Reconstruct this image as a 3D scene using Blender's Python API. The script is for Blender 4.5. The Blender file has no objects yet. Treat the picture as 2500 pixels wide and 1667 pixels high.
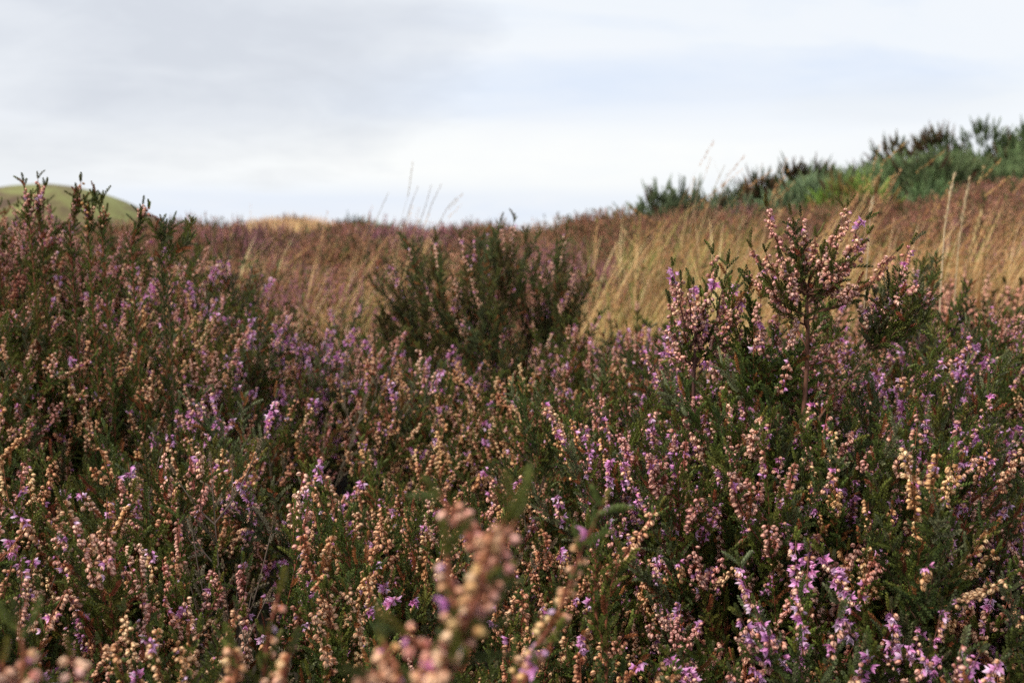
import bpy, math, random
import numpy as np
from mathutils import Vector, Matrix, noise as mnoise

RNG = np.random.default_rng(7)
scene = bpy.context.scene
col = scene.collection
R = math.radians

# ------------------------------------------------------------------ camera, sky, sun, exposure
CAMZ, FPX, HORIZ = 0.65, 2780.0, 565.0
PITCH = math.atan((833.5 - HORIZ) / FPX)
cam_d = bpy.data.cameras.new('camera')
cam_d.sensor_width = 36.0
cam_d.lens = 36.0 * FPX / 2500.0
cam_d.clip_start = 0.02
cam_d.clip_end = 12000
cam_d.dof.use_dof = True
cam_d.dof.focus_distance = 0.92
cam_d.dof.aperture_fstop = 9.2
cam_d.dof.aperture_blades = 7
cam = bpy.data.objects.new('camera', cam_d)
cam.location = (0, 0, CAMZ)
cam.rotation_euler = (math.pi / 2 - PITCH, 0, 0)
col.objects.link(cam)
scene.camera = cam

SUN_EL, SUN_AZ = R(50), R(-118)          # azimuth measured from +Y towards +X: the light comes from the left, a little behind the camera
world = bpy.data.worlds.new('World')
scene.world = world
world.use_nodes = True
wn = world.node_tree
wn.nodes.clear()

def N(nt, typ, **kw):
    n = nt.nodes.new(typ)
    for k, v in kw.items():
        setattr(n, k, v)
    return n

def link(nt, a, b):
    nt.links.new(a, b)

def math_node(nt, op, a, b=None, clamp=False):
    n = N(nt, 'ShaderNodeMath', operation=op, use_clamp=clamp)
    for i, v in enumerate((a, b)):
        if v is None:
            continue
        if isinstance(v, (int, float)):
            n.inputs[i].default_value = v
        else:
            link(nt, v, n.inputs[i])
    return n.outputs[0]

def mix_col(nt, fac, a, b, mode='MIX'):
    n = N(nt, 'ShaderNodeMix', data_type='RGBA', blend_type=mode)
    if isinstance(fac, (int, float)):
        n.inputs[0].default_value = fac
    else:
        link(nt, fac, n.inputs[0])
    for i, v in ((6, a), (7, b)):
        if isinstance(v, tuple):
            n.inputs[i].default_value = (*v, 1) if len(v) == 3 else v
        else:
            link(nt, v, n.inputs[i])
    return n.outputs[2]

def ramp(nt, fac, stops):
    n = N(nt, 'ShaderNodeValToRGB')
    cr = n.color_ramp
    while len(cr.elements) < len(stops):
        cr.elements.new(0.5)
    for e, (p, c) in zip(cr.elements, stops):
        e.position = p
        e.color = (*c, 1) if isinstance(c, tuple) else (c, c, c, 1)
    link(nt, fac, n.inputs[0])
    return n.outputs[0]

def noise_tex(nt, vec, scale, detail=5, rough=0.5, dist=0.0):
    n = N(nt, 'ShaderNodeTexNoise')
    if vec is not None:
        link(nt, vec, n.inputs['Vector'])
    n.inputs['Scale'].default_value = scale
    n.inputs['Detail'].default_value = detail
    n.inputs['Roughness'].default_value = rough
    n.inputs['Distortion'].default_value = dist
    return n.outputs['Fac']

def sky_dir(px, py):
    u, v = (px - 1250) / FPX, (833.5 - py) / FPX
    d = Vector((u, math.cos(PITCH) + v * math.sin(PITCH), -math.sin(PITCH) + v * math.cos(PITCH)))
    return d.normalized()

sky = N(wn, 'ShaderNodeTexSky', sky_type='NISHITA')
sky.sun_disc = False
sky.sun_elevation = SUN_EL
sky.sun_rotation = SUN_AZ
tc = N(wn, 'ShaderNodeTexCoord')
gen = tc.outputs['Generated']
# cloud sheet: the view direction projected on a layer overhead, stretched towards the horizon as real cloud is
sep = N(wn, 'ShaderNodeSeparateXYZ')
link(wn, gen, sep.inputs[0])
zz = math_node(wn, 'ADD', math_node(wn, 'MAXIMUM', sep.outputs[2], 0.0), 0.22)
cmb = N(wn, 'ShaderNodeCombineXYZ')
link(wn, math_node(wn, 'DIVIDE', sep.outputs[0], zz), cmb.inputs[0])
link(wn, math_node(wn, 'DIVIDE', sep.outputs[1], zz), cmb.inputs[1])
cloudn = noise_tex(wn, cmb.outputs[0], 0.95, 7, 0.55, 0.5)
wisp = noise_tex(wn, cmb.outputs[0], 3.2, 6, 0.6, 0.6)

def blob(px, py, rx, rz):
    """soft mask of one cloud bank at a place in the sky (wide rx, tall rz, in units of the direction sphere)"""
    d = sky_dir(px, py)
    dx = math_node(wn, 'DIVIDE', math_node(wn, 'SUBTRACT', sep.outputs[0], d.x), rx)
    dz = math_node(wn, 'DIVIDE', math_node(wn, 'SUBTRACT', sep.outputs[2], d.z), rz)
    dy = math_node(wn, 'DIVIDE', math_node(wn, 'SUBTRACT', sep.outputs[1], d.y), 0.8)
    s = math_node(wn, 'ADD', math_node(wn, 'ADD', math_node(wn, 'MULTIPLY', dx, dx), math_node(wn, 'MULTIPLY', dz, dz)), math_node(wn, 'MULTIPLY', dy, dy))
    s = math_node(wn, 'ADD', s, math_node(wn, 'MULTIPLY', math_node(wn, 'SUBTRACT', cloudn, 0.5), 2.2))
    s = math_node(wn, 'ADD', s, math_node(wn, 'MULTIPLY', math_node(wn, 'SUBTRACT', wisp, 0.5), 1.0))
    return math_node(wn, 'SUBTRACT', 1.0, s, clamp=True)

WHITE, PALE, BLUE, GREY = (9.9, 10.0, 9.9), (8.9, 9.3, 9.8), (7.4, 8.25, 9.7), (6.9, 7.25, 7.9)
base = ramp(wn, cloudn, [(0.30, BLUE), (0.46, PALE), (0.56, (9.1, 9.4, 9.8)), (0.72, (8.5, 8.8, 9.3))])
# a ramp clips at 1: keep its colours within range and scale back up
rampnode = [n for n in wn.nodes if n.bl_idname == 'ShaderNodeValToRGB'][0]
for e in rampnode.color_ramp.elements:
    e.color = (e.color[0] / 10, e.color[1] / 10, e.color[2] / 10, 1)
base = mix_col(wn, 1.0, base, (10, 10, 10), 'MULTIPLY')
c = mix_col(wn, math_node(wn, 'MULTIPLY', blob(1500, 215, 0.34, 0.035), 0.85), base, BLUE)
c = mix_col(wn, math_node(wn, 'MULTIPLY', blob(700, 500, 0.36, 0.022), 0.75), c, (7.9, 8.6, 9.8))
c = mix_col(wn, math_node(wn, 'MULTIPLY', blob(1000, 385, 0.55, 0.035), 0.9), c, WHITE)
c = mix_col(wn, math_node(wn, 'MULTIPLY', blob(1850, 290, 0.25, 0.02), 0.6), c, (9.2, 9.5, 9.9))
c = mix_col(wn, math_node(wn, 'MULTIPLY', blob(470, 120, 0.26, 0.115), 1.0), c, GREY)
c = mix_col(wn, math_node(wn, 'MULTIPLY', blob(60, 400, 0.10, 0.03), 0.35), c, GREY)
c = mix_col(wn, math_node(wn, 'MULTIPLY', blob(2200, 250, 0.12, 0.02), 0.3), c, (8.0, 8.3, 8.6))
# thin veil of cloud lets a little of the clear sky through
c = mix_col(wn, 0.94, sky.outputs[0], c)
bg = N(wn, 'ShaderNodeBackground')
link(wn, c, bg.inputs['Color'])
bg.inputs['Strength'].default_value = 0.090
wo = N(wn, 'ShaderNodeOutputWorld')
link(wn, bg.outputs[0], wo.inputs['Surface'])

sun_d = bpy.data.lights.new('sun', 'SUN')
sun_d.energy = 3.7
sun_d.angle = R(9)
sun_d.color = (1.0, 0.92, 0.80)
sun = bpy.data.objects.new('sun', sun_d)
sdir = Vector((math.sin(SUN_AZ) * math.cos(SUN_EL), math.cos(SUN_AZ) * math.cos(SUN_EL), math.sin(SUN_EL)))
sun.rotation_euler = sdir.to_track_quat('Z', 'Y').to_euler()
col.objects.link(sun)

scene.view_settings.view_transform = 'Standard'
scene.view_settings.look = 'None'
scene.view_settings.exposure = 0.20
scene.view_settings.gamma = 1.0
scene.view_settings.use_curve_mapping = False
scene.cycles.max_bounces = 5
scene.cycles.diffuse_bounces = 3
scene.cycles.glossy_bounces = 1
scene.cycles.transmission_bounces = 2
scene.cycles.use_denoising = False

# ------------------------------------------------------------------ materials
def plant_mat(name, rough=0.6, var=0.35, scale=260.0, transl=0.0, spec=0.25):
    """Colour from the mesh's own per-leaf tint, varied per plant and with fine grain."""
    m = bpy.data.materials.new(name)
    m.use_nodes = True
    nt = m.node_tree
    b = nt.nodes['Principled BSDF']
    at = N(nt, 'ShaderNodeAttribute', attribute_name='tint')
    info = N(nt, 'ShaderNodeObjectInfo')
    tcc = N(nt, 'ShaderNodeTexCoord')
    n1 = noise_tex(nt, tcc.outputs['Object'], scale, 3, 0.6)
    k = math_node(nt, 'ADD', math_node(nt, 'MULTIPLY', n1, var), 1.0 - var * 0.5)
    k2 = math_node(nt, 'ADD', math_node(nt, 'MULTIPLY', info.outputs['Random'], 0.35), 0.82)
    k = math_node(nt, 'MULTIPLY', k, k2)
    hs = N(nt, 'ShaderNodeHueSaturation')
    link(nt, at.outputs['Color'], hs.inputs['Color'])
    link(nt, k, hs.inputs['Value'])
    link(nt, math_node(nt, 'ADD', math_node(nt, 'MULTIPLY', info.outputs['Random'], 0.03), 0.485), hs.inputs['Hue'])
    link(nt, hs.outputs[0], b.inputs['Base Color'])
    b.inputs['Roughness'].default_value = rough
    b.inputs['Specular IOR Level'].default_value = spec
    if transl > 0:
        tr = N(nt, 'ShaderNodeBsdfTranslucent')
        link(nt, hs.outputs[0], tr.inputs['Color'])
        mx = N(nt, 'ShaderNodeMixShader')
        mx.inputs[0].default_value = transl
        link(nt, b.outputs[0], mx.inputs[1])
        link(nt, tr.outputs[0], mx.inputs[2])
        link(nt, mx.outputs[0], nt.nodes['Material Output'].inputs['Surface'])
    return m

M_BARK = plant_mat('heather_bark', 0.8, 0.6, 500)
M_LEAF = plant_mat('heather_leaf', 0.55, 0.4, 180, 0.12)
M_BELL = plant_mat('dry_seed_bell', 0.5, 0.35, 700, 0.15, 0.3)
M_PETAL = plant_mat('lavender_petal', 0.5, 0.25, 500, 0.25)
M_GRASS = plant_mat('dry_grass', 0.6, 0.4, 40, 0.25)
M_GORSE = plant_mat('gorse_needle', 0.6, 0.5, 9, 0.1)
M_RUST = plant_mat('brown_heather_bloom', 0.75, 0.5, 60, 0.1)

# ------------------------------------------------------------------ mesh gathering
class Acc:
    """Gathers triangles with a colour per vertex and a material number per triangle."""
    def __init__(s):
        s.v, s.f, s.c, s.m, s.n = [], [], [], [], 0
    def add(s, V, F, C, mat=0):
        V = np.asarray(V, float); F = np.asarray(F, int); C = np.asarray(C, float)
        s.v.append(V); s.f.append(F + s.n); s.c.append(C); s.m.append(np.full(len(F), mat)); s.n += len(V)
    def inst(s, T, M, P, C, mat=0):
        """T=(V,F,C) copied through k matrices M (k,3,3), positions P (k,3), colours C (k,3)"""
        if len(P) == 0:
            return
        V, F, K = T
        M = np.asarray(M, float); P = np.asarray(P, float); C = np.asarray(C, float)
        W = np.einsum('kij,nj->kni', M, V) + P[:, None, :]
        cc = C[:, None, :] * K[None, :, :]
        k, n = len(P), len(V)
        FF = (F[None] + (np.arange(k) * n)[:, None, None]).reshape(-1, 3)
        s.add(W.reshape(-1, 3), FF, cc.reshape(-1, 3), mat)
    def merge(s, o, mat):
        if o.n:
            s.add(np.concatenate(o.v), np.concatenate(o.f), np.concatenate(o.c), mat)
    def mesh(s, name, mats, smooth=True):
        me = bpy.data.meshes.new(name)
        if s.n:
            V = np.concatenate(s.v).astype(np.float32); F = np.concatenate(s.f).astype(np.int32)
            C = np.concatenate(s.c); MI = np.concatenate(s.m).astype(np.int32)
            me.vertices.add(len(V)); me.vertices.foreach_set('co', V.ravel())
            me.loops.add(F.size); me.loops.foreach_set('vertex_index', F.ravel())
            me.polygons.add(len(F))
            me.polygons.foreach_set('loop_start', np.arange(0, F.size, 3, dtype=np.int32))
            me.polygons.foreach_set('loop_total', np.full(len(F), 3, dtype=np.int32))
            me.polygons.foreach_set('material_index', MI)
            me.polygons.foreach_set('use_smooth', np.full(len(F), smooth))
            a = me.attributes.new('tint', 'FLOAT_COLOR', 'POINT')
            cc = np.ones((len(V), 4), np.float32); cc[:, :3] = np.clip(C, 0, 1)
            a.data.foreach_set('color', cc.ravel())
            me.update(calc_edges=True)
        for m in mats:
            me.materials.append(m)
        return me

def unit(v):
    v = np.asarray(v, float)
    return v / (np.linalg.norm(v) + 1e-12)

def basis(d, roll=0.0):
    z = unit(d)
    a = np.array((0, 0, 1.0)) if abs(z[2]) < 0.9 else np.array((1.0, 0, 0))
    x = unit(np.cross(a, z)); y = np.cross(z, x)
    c, s = math.cos(roll), math.sin(roll)
    return np.stack([x * c + y * s, -x * s + y * c, z], axis=1)

def tube(acc, pts, r0, r1, color, sides=4, mat=0):
    pts = np.asarray(pts, float); n = len(pts)
    V, F = [], []
    for i, p in enumerate(pts):
        d = pts[min(i + 1, n - 1)] - pts[max(i - 1, 0)]
        B = basis(d); r = r0 + (r1 - r0) * i / (n - 1)
        for k in range(sides):
            a = 2 * math.pi * k / sides
            V.append(p + r * (B[:, 0] * math.cos(a) + B[:, 1] * math.sin(a)))
    for i in range(n - 1):
        for k in range(sides):
            a, b = i * sides + k, i * sides + (k + 1) % sides
            F += [(a, b, b + sides), (a, b + sides, a + sides)]
    t = len(V); V.append(pts[-1] + (pts[-1] - pts[-2]) * 0.05)
    for k in range(sides):
        F.append(((n - 1) * sides + k, (n - 1) * sides + (k + 1) % sides, t))
    C = np.tile(np.asarray(color, float), (len(V), 1)) * RNG.uniform(0.8, 1.2, (len(V), 1))
    acc.add(V, F, C, mat)

def grid_tris(rows, cols, off=0):
    F = []
    for i in range(rows - 1):
        for j in range(cols - 1):
            a = off + i * cols + j
            F += [(a, a + 1, a + cols + 1), (a, a + cols + 1, a + cols)]
    return F

# ---- templates (metres)
def make_bell():
    """closed, papery seed bell: four overlapping sepals round a dark core, on a short stalk; hangs along +Z"""
    V, F, C = [], [], []
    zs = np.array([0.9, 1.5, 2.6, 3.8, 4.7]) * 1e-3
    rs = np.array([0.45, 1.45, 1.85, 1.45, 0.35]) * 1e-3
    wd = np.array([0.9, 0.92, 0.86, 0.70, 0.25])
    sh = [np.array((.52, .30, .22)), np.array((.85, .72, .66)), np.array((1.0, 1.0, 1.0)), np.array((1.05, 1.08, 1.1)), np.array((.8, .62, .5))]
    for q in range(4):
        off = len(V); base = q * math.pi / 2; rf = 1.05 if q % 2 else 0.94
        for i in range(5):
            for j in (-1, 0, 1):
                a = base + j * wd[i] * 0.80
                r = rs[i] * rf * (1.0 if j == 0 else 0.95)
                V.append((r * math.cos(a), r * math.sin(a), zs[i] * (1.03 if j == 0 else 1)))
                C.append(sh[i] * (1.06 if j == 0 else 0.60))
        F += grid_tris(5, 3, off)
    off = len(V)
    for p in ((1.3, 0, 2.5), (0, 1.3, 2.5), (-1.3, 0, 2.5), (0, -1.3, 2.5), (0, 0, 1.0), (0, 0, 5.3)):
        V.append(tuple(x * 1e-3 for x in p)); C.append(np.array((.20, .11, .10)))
    for k in range(4):
        F += [(off + k, off + (k + 1) % 4, off + 5), (off + (k + 1) % 4, off + k, off + 4)]
    off = len(V)
    for z in (0, 1.1e-3):
        for k in range(3):
            a = k * 2.094
            V.append((0.18e-3 * math.cos(a), 0.18e-3 * math.sin(a), z)); C.append(np.array((.35, .2, .15)))
    for k in range(3):
        a, b = off + k, off + (k + 1) % 3
        F += [(a, b, b + 3), (a, b + 3, a + 3)]
    return np.array(V), np.array(F), np.array(C)

def make_flower(spread=0.62):
    """open lavender flower: four long pointed sepals, four short inner petals, style"""
    V, F, C = [], [], []
    for ring, (L, W, sp, n0, tone) in enumerate(((5.2e-3, 1.25e-3, spread, 0, 1.0), (3.3e-3, .9e-3, spread * .6, 0.785, 1.12))):
        for q in range(4):
            off = len(V); az = q * math.pi / 2 + n0
            ex = np.array((math.cos(az), math.sin(az), 0)); ey = np.array((-math.sin(az), math.cos(az), 0))
            for i, (t, w) in enumerate(((0.0, .3), (.33, .95), (.68, .8), (1.0, .06))):
                ang = sp * (1.25 - 0.25 * t)
                c = ex * (math.sin(ang) * L * t + .35e-3) + np.array((0, 0, math.cos(ang) * L * t + .9e-3)) + ex * (0.5e-3 * t * t)
                for j in (-1, 0, 1):
                    lift = -0.25e-3 * abs(j) * w
                    V.append(c + ey * (j * W * w) - ex * lift * -1)
                    g = (0.55, .35, .45) if i == 0 else ((.92, .85, .92) if i == 1 else (1.03, 1.08, 1.03))
                    C.append(np.array(g) * tone * (0.88 if j == 0 else 1.0))
            F += grid_tris(4, 3, off)
    off = len(V)
    V += [np.array((.2e-3, 0, 0)), np.array((-.15e-3, .2e-3, 0)), np.array((-.15e-3, -.2e-3, 0)), np.array((0, 0, 5.6e-3))]
    C += [np.array((.5, .3, .3))] * 3 + [np.array((1.1, .8, .6))]
    F += [(off, off + 1, off + 3), (off + 1, off + 2, off + 3), (off + 2, off, off + 3)]
    return np.array(V), np.array(F), np.array(C)

def make_shootlet(n_whorl, pitch=1.3e-3, L=2.9e-3, bend=0.0, wide=0.85e-3, seed=0):
    """a short side shoot closely clothed in scale leaves, along +Z"""
    rg = np.random.default_rng(seed)
    V, F, C = [], [], []
    H = n_whorl * pitch
    def axis(z):
        return np.array((bend * z * z / max(H, 1e-6), 0, z))
    off = 0
    for z in np.linspace(0, H, 3):
        for k in range(3):
            a = k * 2.094
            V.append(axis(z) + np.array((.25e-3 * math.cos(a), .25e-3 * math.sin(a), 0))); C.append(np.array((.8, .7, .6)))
    for i in range(2):
        for k in range(3):
            a, b = i * 3 + k, i * 3 + (k + 1) % 3
            F += [(a, b, b + 3), (a, b + 3, a + 3)]
    for i in range(n_whorl + 1):
        top = i >= n_whorl - 1
        for k in range(3):
            az = k * 2.094 + (i % 2) * 1.047 + rg.uniform(-.2, .2)
            ex = np.array((math.cos(az), math.sin(az), 0)); ey = np.array((-math.sin(az), math.cos(az), 0))
            op = 0.55 if not top else 0.18
            op += rg.uniform(-.12, .2)
            l = L * rg.uniform(.8, 1.15) * (0.8 if top else 1)
            b0 = axis(i * pitch) + ex * .2e-3
            tip = b0 + (ex * math.sin(op) + np.array((0, 0, math.cos(op)))) * l
            mid = b0 + (ex * math.sin(op + .25) + np.array((0, 0, math.cos(op + .25)))) * l * .5
            o = len(V)
            V += [b0, mid + ey * wide, tip, mid - ey * wide, mid + ex * .25e-3]
            g = rg.uniform(.8, 1.2)
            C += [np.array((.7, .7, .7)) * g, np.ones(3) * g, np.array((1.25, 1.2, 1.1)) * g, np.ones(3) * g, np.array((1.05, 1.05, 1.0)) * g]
            F += [(o, o + 1, o + 4), (o + 1, o + 2, o + 4), (o + 2, o + 3, o + 4), (o + 3, o, o + 4)]
    return np.array(V), np.array(F), np.array(C)

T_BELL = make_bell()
T_FLOWER = [make_flower(.50), make_flower(.80)]
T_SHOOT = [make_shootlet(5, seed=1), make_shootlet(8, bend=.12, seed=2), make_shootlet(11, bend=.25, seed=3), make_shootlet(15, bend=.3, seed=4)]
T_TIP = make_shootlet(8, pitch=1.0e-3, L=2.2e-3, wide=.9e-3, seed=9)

TAN = [(.94, .55, .31), (.92, .48, .26), (.95, .63, .38), (.82, .40, .20), (.94, .53, .33), (.70, .36, .18)]
PINK = [(.93, .52, .41), (.90, .46, .38), (.95, .60, .46), (.82, .38, .31), (.94, .54, .38), (.72, .38, .28)]
RUST = [(.52, .22, .11), (.45, .18, .09), (.60, .30, .17)]
LAV = [(.80, .38, .70), (.84, .47, .76), (.74, .33, .66), (.86, .60, .82), (.80, .32, .62)]
GREENS = [(.105, .128, .022), (.085, .112, .024), (.135, .140, .028), (.066, .090, .025)]
GREYG = [(.14, .15, .075), (.11, .13, .06)]
OLIVE = [(.15, .125, .035), (.17, .09, .03)]

STYLES = {
    # bells: list of (palette, weight); lav: share of open flowers; dens: how packed
    'tan':   dict(pal=TAN, lav=.015, dens=1.12, leaf=GREENS, racemes=.95, stem=(.21, .075, .035)),
    'pink':  dict(pal=PINK, lav=.04, dens=1.15, leaf=GREENS, racemes=.9, stem=(.22, .07, .04)),
    'lav':   dict(pal=PINK, lav=.46, dens=1.1, leaf=GREENS + GREYG, racemes=.85, stem=(.13, .06, .04)),
    'green': dict(pal=TAN, lav=.05, dens=.4, leaf=GREENS + GREENS + GREYG, racemes=.10, stem=(.14, .08, .045)),
    'dark':  dict(pal=PINK, lav=.08, dens=.7, leaf=[(.095, .120, .032), (.13, .13, .035), (.085, .10, .04), (.14, .11, .04)], racemes=.30, stem=(.10, .055, .04)),
    'bare':  dict(pal=RUST, lav=.0, dens=.3, leaf=[(.20, .17, .12), (.15, .12, .08)], racemes=.12, stem=(.17, .13, .10), bare=True),
    'rusty': dict(pal=RUST, lav=.0, dens=.9, leaf=OLIVE + GREENS, racemes=.6, stem=(.20, .075, .03)),
}

class Sprig:
    def __init__(s, style, rng):
        s.st = STYLES[style]; s.rng = rng
        s.stem, s.leaves = Acc(), Acc()
        s.spikes = []            # list of dict(bells=[(M,P,C)], flowers=[...])
        s.shoots = [[], [], [], []]   # per template: (M, P, C)
    def _pick(s, L):
        return np.array(L[s.rng.integers(len(L))])
    def path(s, pts, r0=.9e-3, r1=.35e-3, rac=None, leaf=(0.1, 1.0), leaflen=1.0, tip=True, bells=1.0, lav=None, leafgap=3.0e-3, lavtop=False):
        """dress one stem: pts from its root to its tip; rac=(t0,t1) is the stretch that carries bells"""
        rng, st = s.rng, s.st
        pts = np.asarray(pts, float)
        tube(s.stem, pts, r0, r1, st['stem'])
        seg = np.linalg.norm(np.diff(pts, axis=0), axis=1)
        cum = np.concatenate([[0], np.cumsum(seg)]); L = cum[-1]
        def at(d):
            i = min(np.searchsorted(cum, d, side='right') - 1, len(seg) - 1)
            t = (d - cum[i]) / seg[i]
            return pts[i] + (pts[i + 1] - pts[i]) * t, unit(pts[i + 1] - pts[i])
        branchcol = s._pick(st['leaf']) * rng.uniform(.85, 1.15)
        d = L * leaf[0]; az = rng.uniform(0, 6.28)
        while d < L * leaf[1]:
            if st.get('bare') and rng.random() < .85:
                d += leafgap; continue
            if rac is None or not (rac[0] * L < d < rac[1] * L) or rng.random() < .10:
                p, t = at(d); az += 2.4 + rng.uniform(-.3, .3)
                B = basis(t, az); op = rng.uniform(.5, 1.05)
                dr = B[:, 2] * math.cos(op) + B[:, 0] * math.sin(op)
                dr = unit(dr + np.array((0, 0, .25)))
                k = int(rng.choice(4, p=[.3, .32, .26, .12])) if leaflen > .6 else int(rng.choice(4, p=[.6, .3, .1, 0]))
                sc = rng.uniform(.8, 1.15) * (0.7 + .3 * leaflen)
                cc = (branchcol if rng.random() < .8 else s._pick(st['leaf'])) * rng.uniform(.8, 1.2)
                if rng.random() < .09:
                    cc = np.array((.26, .09, .035)) * rng.uniform(.7, 1.3)
                s.shoots[k].append((basis(dr, rng.uniform(0, 6.28)) * sc, p, cc))
            d += leafgap * rng.uniform(.7, 1.4)
        if rac is not None:
            sp = dict(bells=[], flowers=[])
            lavp = st['lav'] if lav is None else lav
            tint = s._pick(st['pal']) * rng.uniform(.9, 1.08)
            side = rng.uniform(0, 6.28)
            d = L * rac[0]; e = L * rac[1]
            while d < e:
                p, t = at(d)
                for _ in range(2 if rng.random() < .65 * bells else 1):
                    a = side + rng.normal(0, 1.05)
                    B = basis(t, a)
                    out = B[:, 0]
                    ax = unit(out * .95 + t * rng.uniform(-.25, .35) + np.array((0, 0, -.55)) + rng.normal(0, .12, 3))
                    frac = (d - L * rac[0]) / max(e - L * rac[0], 1e-6)
                    lp = lavp
                    if lavtop:
                        lp = lavp + (.9 if frac > .8 else 0)
                    if rng.random() < lp:
                        sp['flowers'].append((basis(ax, rng.uniform(0, 6.28)) * rng.uniform(.72, 1.02), p + out * rng.uniform(.2, 1.6) * 1e-3, s._pick(LAV) * rng.uniform(.85, 1.1), int(rng.integers(2))))
                    elif rng.random() < .04 + lavp * .25:   # unopened lilac bud
                        sp['bells'].append((basis(ax, rng.uniform(0, 6.28)) @ np.diag((.55, .55, .85)), p + out * .3e-3, s._pick(LAV) * 1.0))
                    else:
                        cc = (tint * .6 + s._pick(st['pal']) * .4) * rng.uniform(.82, 1.12)
                        sc = rng.uniform(.84, 1.16) * np.diag((1, rng.uniform(.82, 1.1), rng.uniform(.9, 1.15))) * (1 - .25 * max(0, frac - .6))
                        sp['bells'].append((basis(ax, rng.uniform(0, 6.28)) @ sc, p + out * rng.uniform(.2, 1.7) * 1e-3, cc))
                d += 2.7e-3 / max(st['dens'] * bells, .3) * rng.uniform(.7, 1.4)
            s.spikes.append(sp)
        if tip:
            p, t = pts[-1], unit(pts[-1] - pts[-2])
            cc = s._pick(st['leaf']) * np.array((1.1, .95, .9))
            s.leaves.inst(T_TIP, [basis(t) * rng.uniform(.8, 1.3)], [p - t * 2e-3], [cc])
    def finish(s):
        for T, L in zip(T_SHOOT, s.shoots):
            if L:
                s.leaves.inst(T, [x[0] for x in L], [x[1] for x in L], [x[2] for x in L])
        s.shoots = [[], [], [], []]
    def spike_acc(s, sp):
        a = Acc()
        if sp['bells']:
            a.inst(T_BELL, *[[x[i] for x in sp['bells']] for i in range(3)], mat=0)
        for q in range(2):
            fl = [x for x in sp['flowers'] if x[3] == q]
            if fl:
                a.inst(T_FLOWER[q], [x[0] for x in fl], [x[1] for x in fl], [x[2] for x in fl], mat=1)
        return a

def curve_pts(rng, p0, d0, L, up=.5, n=7, wob=.12):
    pts = [np.array(p0, float)]; d = unit(d0)
    for i in range(n):
        d = unit(d + np.array((0, 0, up)) / n * 1.6 + rng.normal(0, wob, 3) / math.sqrt(n))
        pts.append(pts[-1] + d * L / n)
    return np.array(pts)

def random_sprig(style, seed, H=.30, nb=(8, 12), blen=(.05, .12), spread=(.5, 1.05), rlen=(.025, .06)):
    rng = np.random.default_rng(seed)
    s = Sprig(style, rng)
    lean = rng.normal(0, .13, 2)
    main = curve_pts(rng, (0, 0, 0), (lean[0], lean[1], 1), H, .1, 10, .10)
    st = s.st
    has = rng.random() < st['racemes']
    rl = rng.uniform(*rlen) / H
    s.path(main, 1.4e-3, .35e-3, (1 - rl, .985) if has else None, (.45, 1), leafgap=4e-3, lavtop=rng.random() < .12)
    az = rng.uniform(0, 6.28)
    for b in range(int(rng.integers(*nb))):
        t = rng.uniform(.38, .86)
        i = int(t * 10); p = main[i] + (main[min(i + 1, 10)] - main[i]) * (t * 10 - i)
        az += 2.4 + rng.uniform(-.4, .4)
        op = rng.uniform(*spread)
        B = basis(unit(main[i + 1] - main[i]), az)
        d0 = B[:, 2] * math.cos(op) + B[:, 0] * math.sin(op)
        L = rng.uniform(*blen) * (1.15 - .5 * (t - .38))
        pts = curve_pts(rng, p, d0, L, .55, 7, .16)
        has = rng.random() < st['racemes']
        rl = min(rng.uniform(*rlen) / L, .72)
        s.path(pts, .75e-3, .3e-3, (1 - rl, .97) if has else None, (.12, 1), lavtop=rng.random() < .12)
        if rng.random() < .5:   # a secondary twig
            j = int(rng.integers(2, 5)); az2 = rng.uniform(0, 6.28)
            B = basis(unit(pts[j + 1] - pts[j]), az2)
            q = curve_pts(rng, pts[j], B[:, 2] * .75 + B[:, 0] * .6, L * .45, .6, 5, .12)
            s.path(q, .5e-3, .3e-3, (.35, .97) if rng.random() < st['racemes'] * .8 else None, (.05, 1))
    s.finish()
    return s

def merged_mesh(s, name):
    a = Acc()
    a.merge(s.stem, 0); a.merge(s.leaves, 1)
    for sp in s.spikes:
        b = s.spike_acc(sp)
        if b.n:
            a.add(np.concatenate(b.v), np.concatenate(b.f), np.concatenate(b.c), 2)
            a.m[-1] = np.concatenate(b.m) + 2
    return a.mesh(name, [M_BARK, M_LEAF, M_BELL, M_PETAL])

# ------------------------------------------------------------------ terrain
def sstep(a, b, x):
    t = np.clip((np.asarray(x, float) - a) / (b - a), 0, 1)
    return t * t * (3 - 2 * t)

def fbm(x, y, s, seed=0.0):
    return mnoise.fractal(Vector((x * s + seed, y * s - seed, seed * .37)), 1.0, 2.0, 4)

def gauss(x, y, cx, cy, sx, sy):
    return np.exp(-((x - cx) / sx) ** 2 - ((y - cy) / sy) ** 2)

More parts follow.
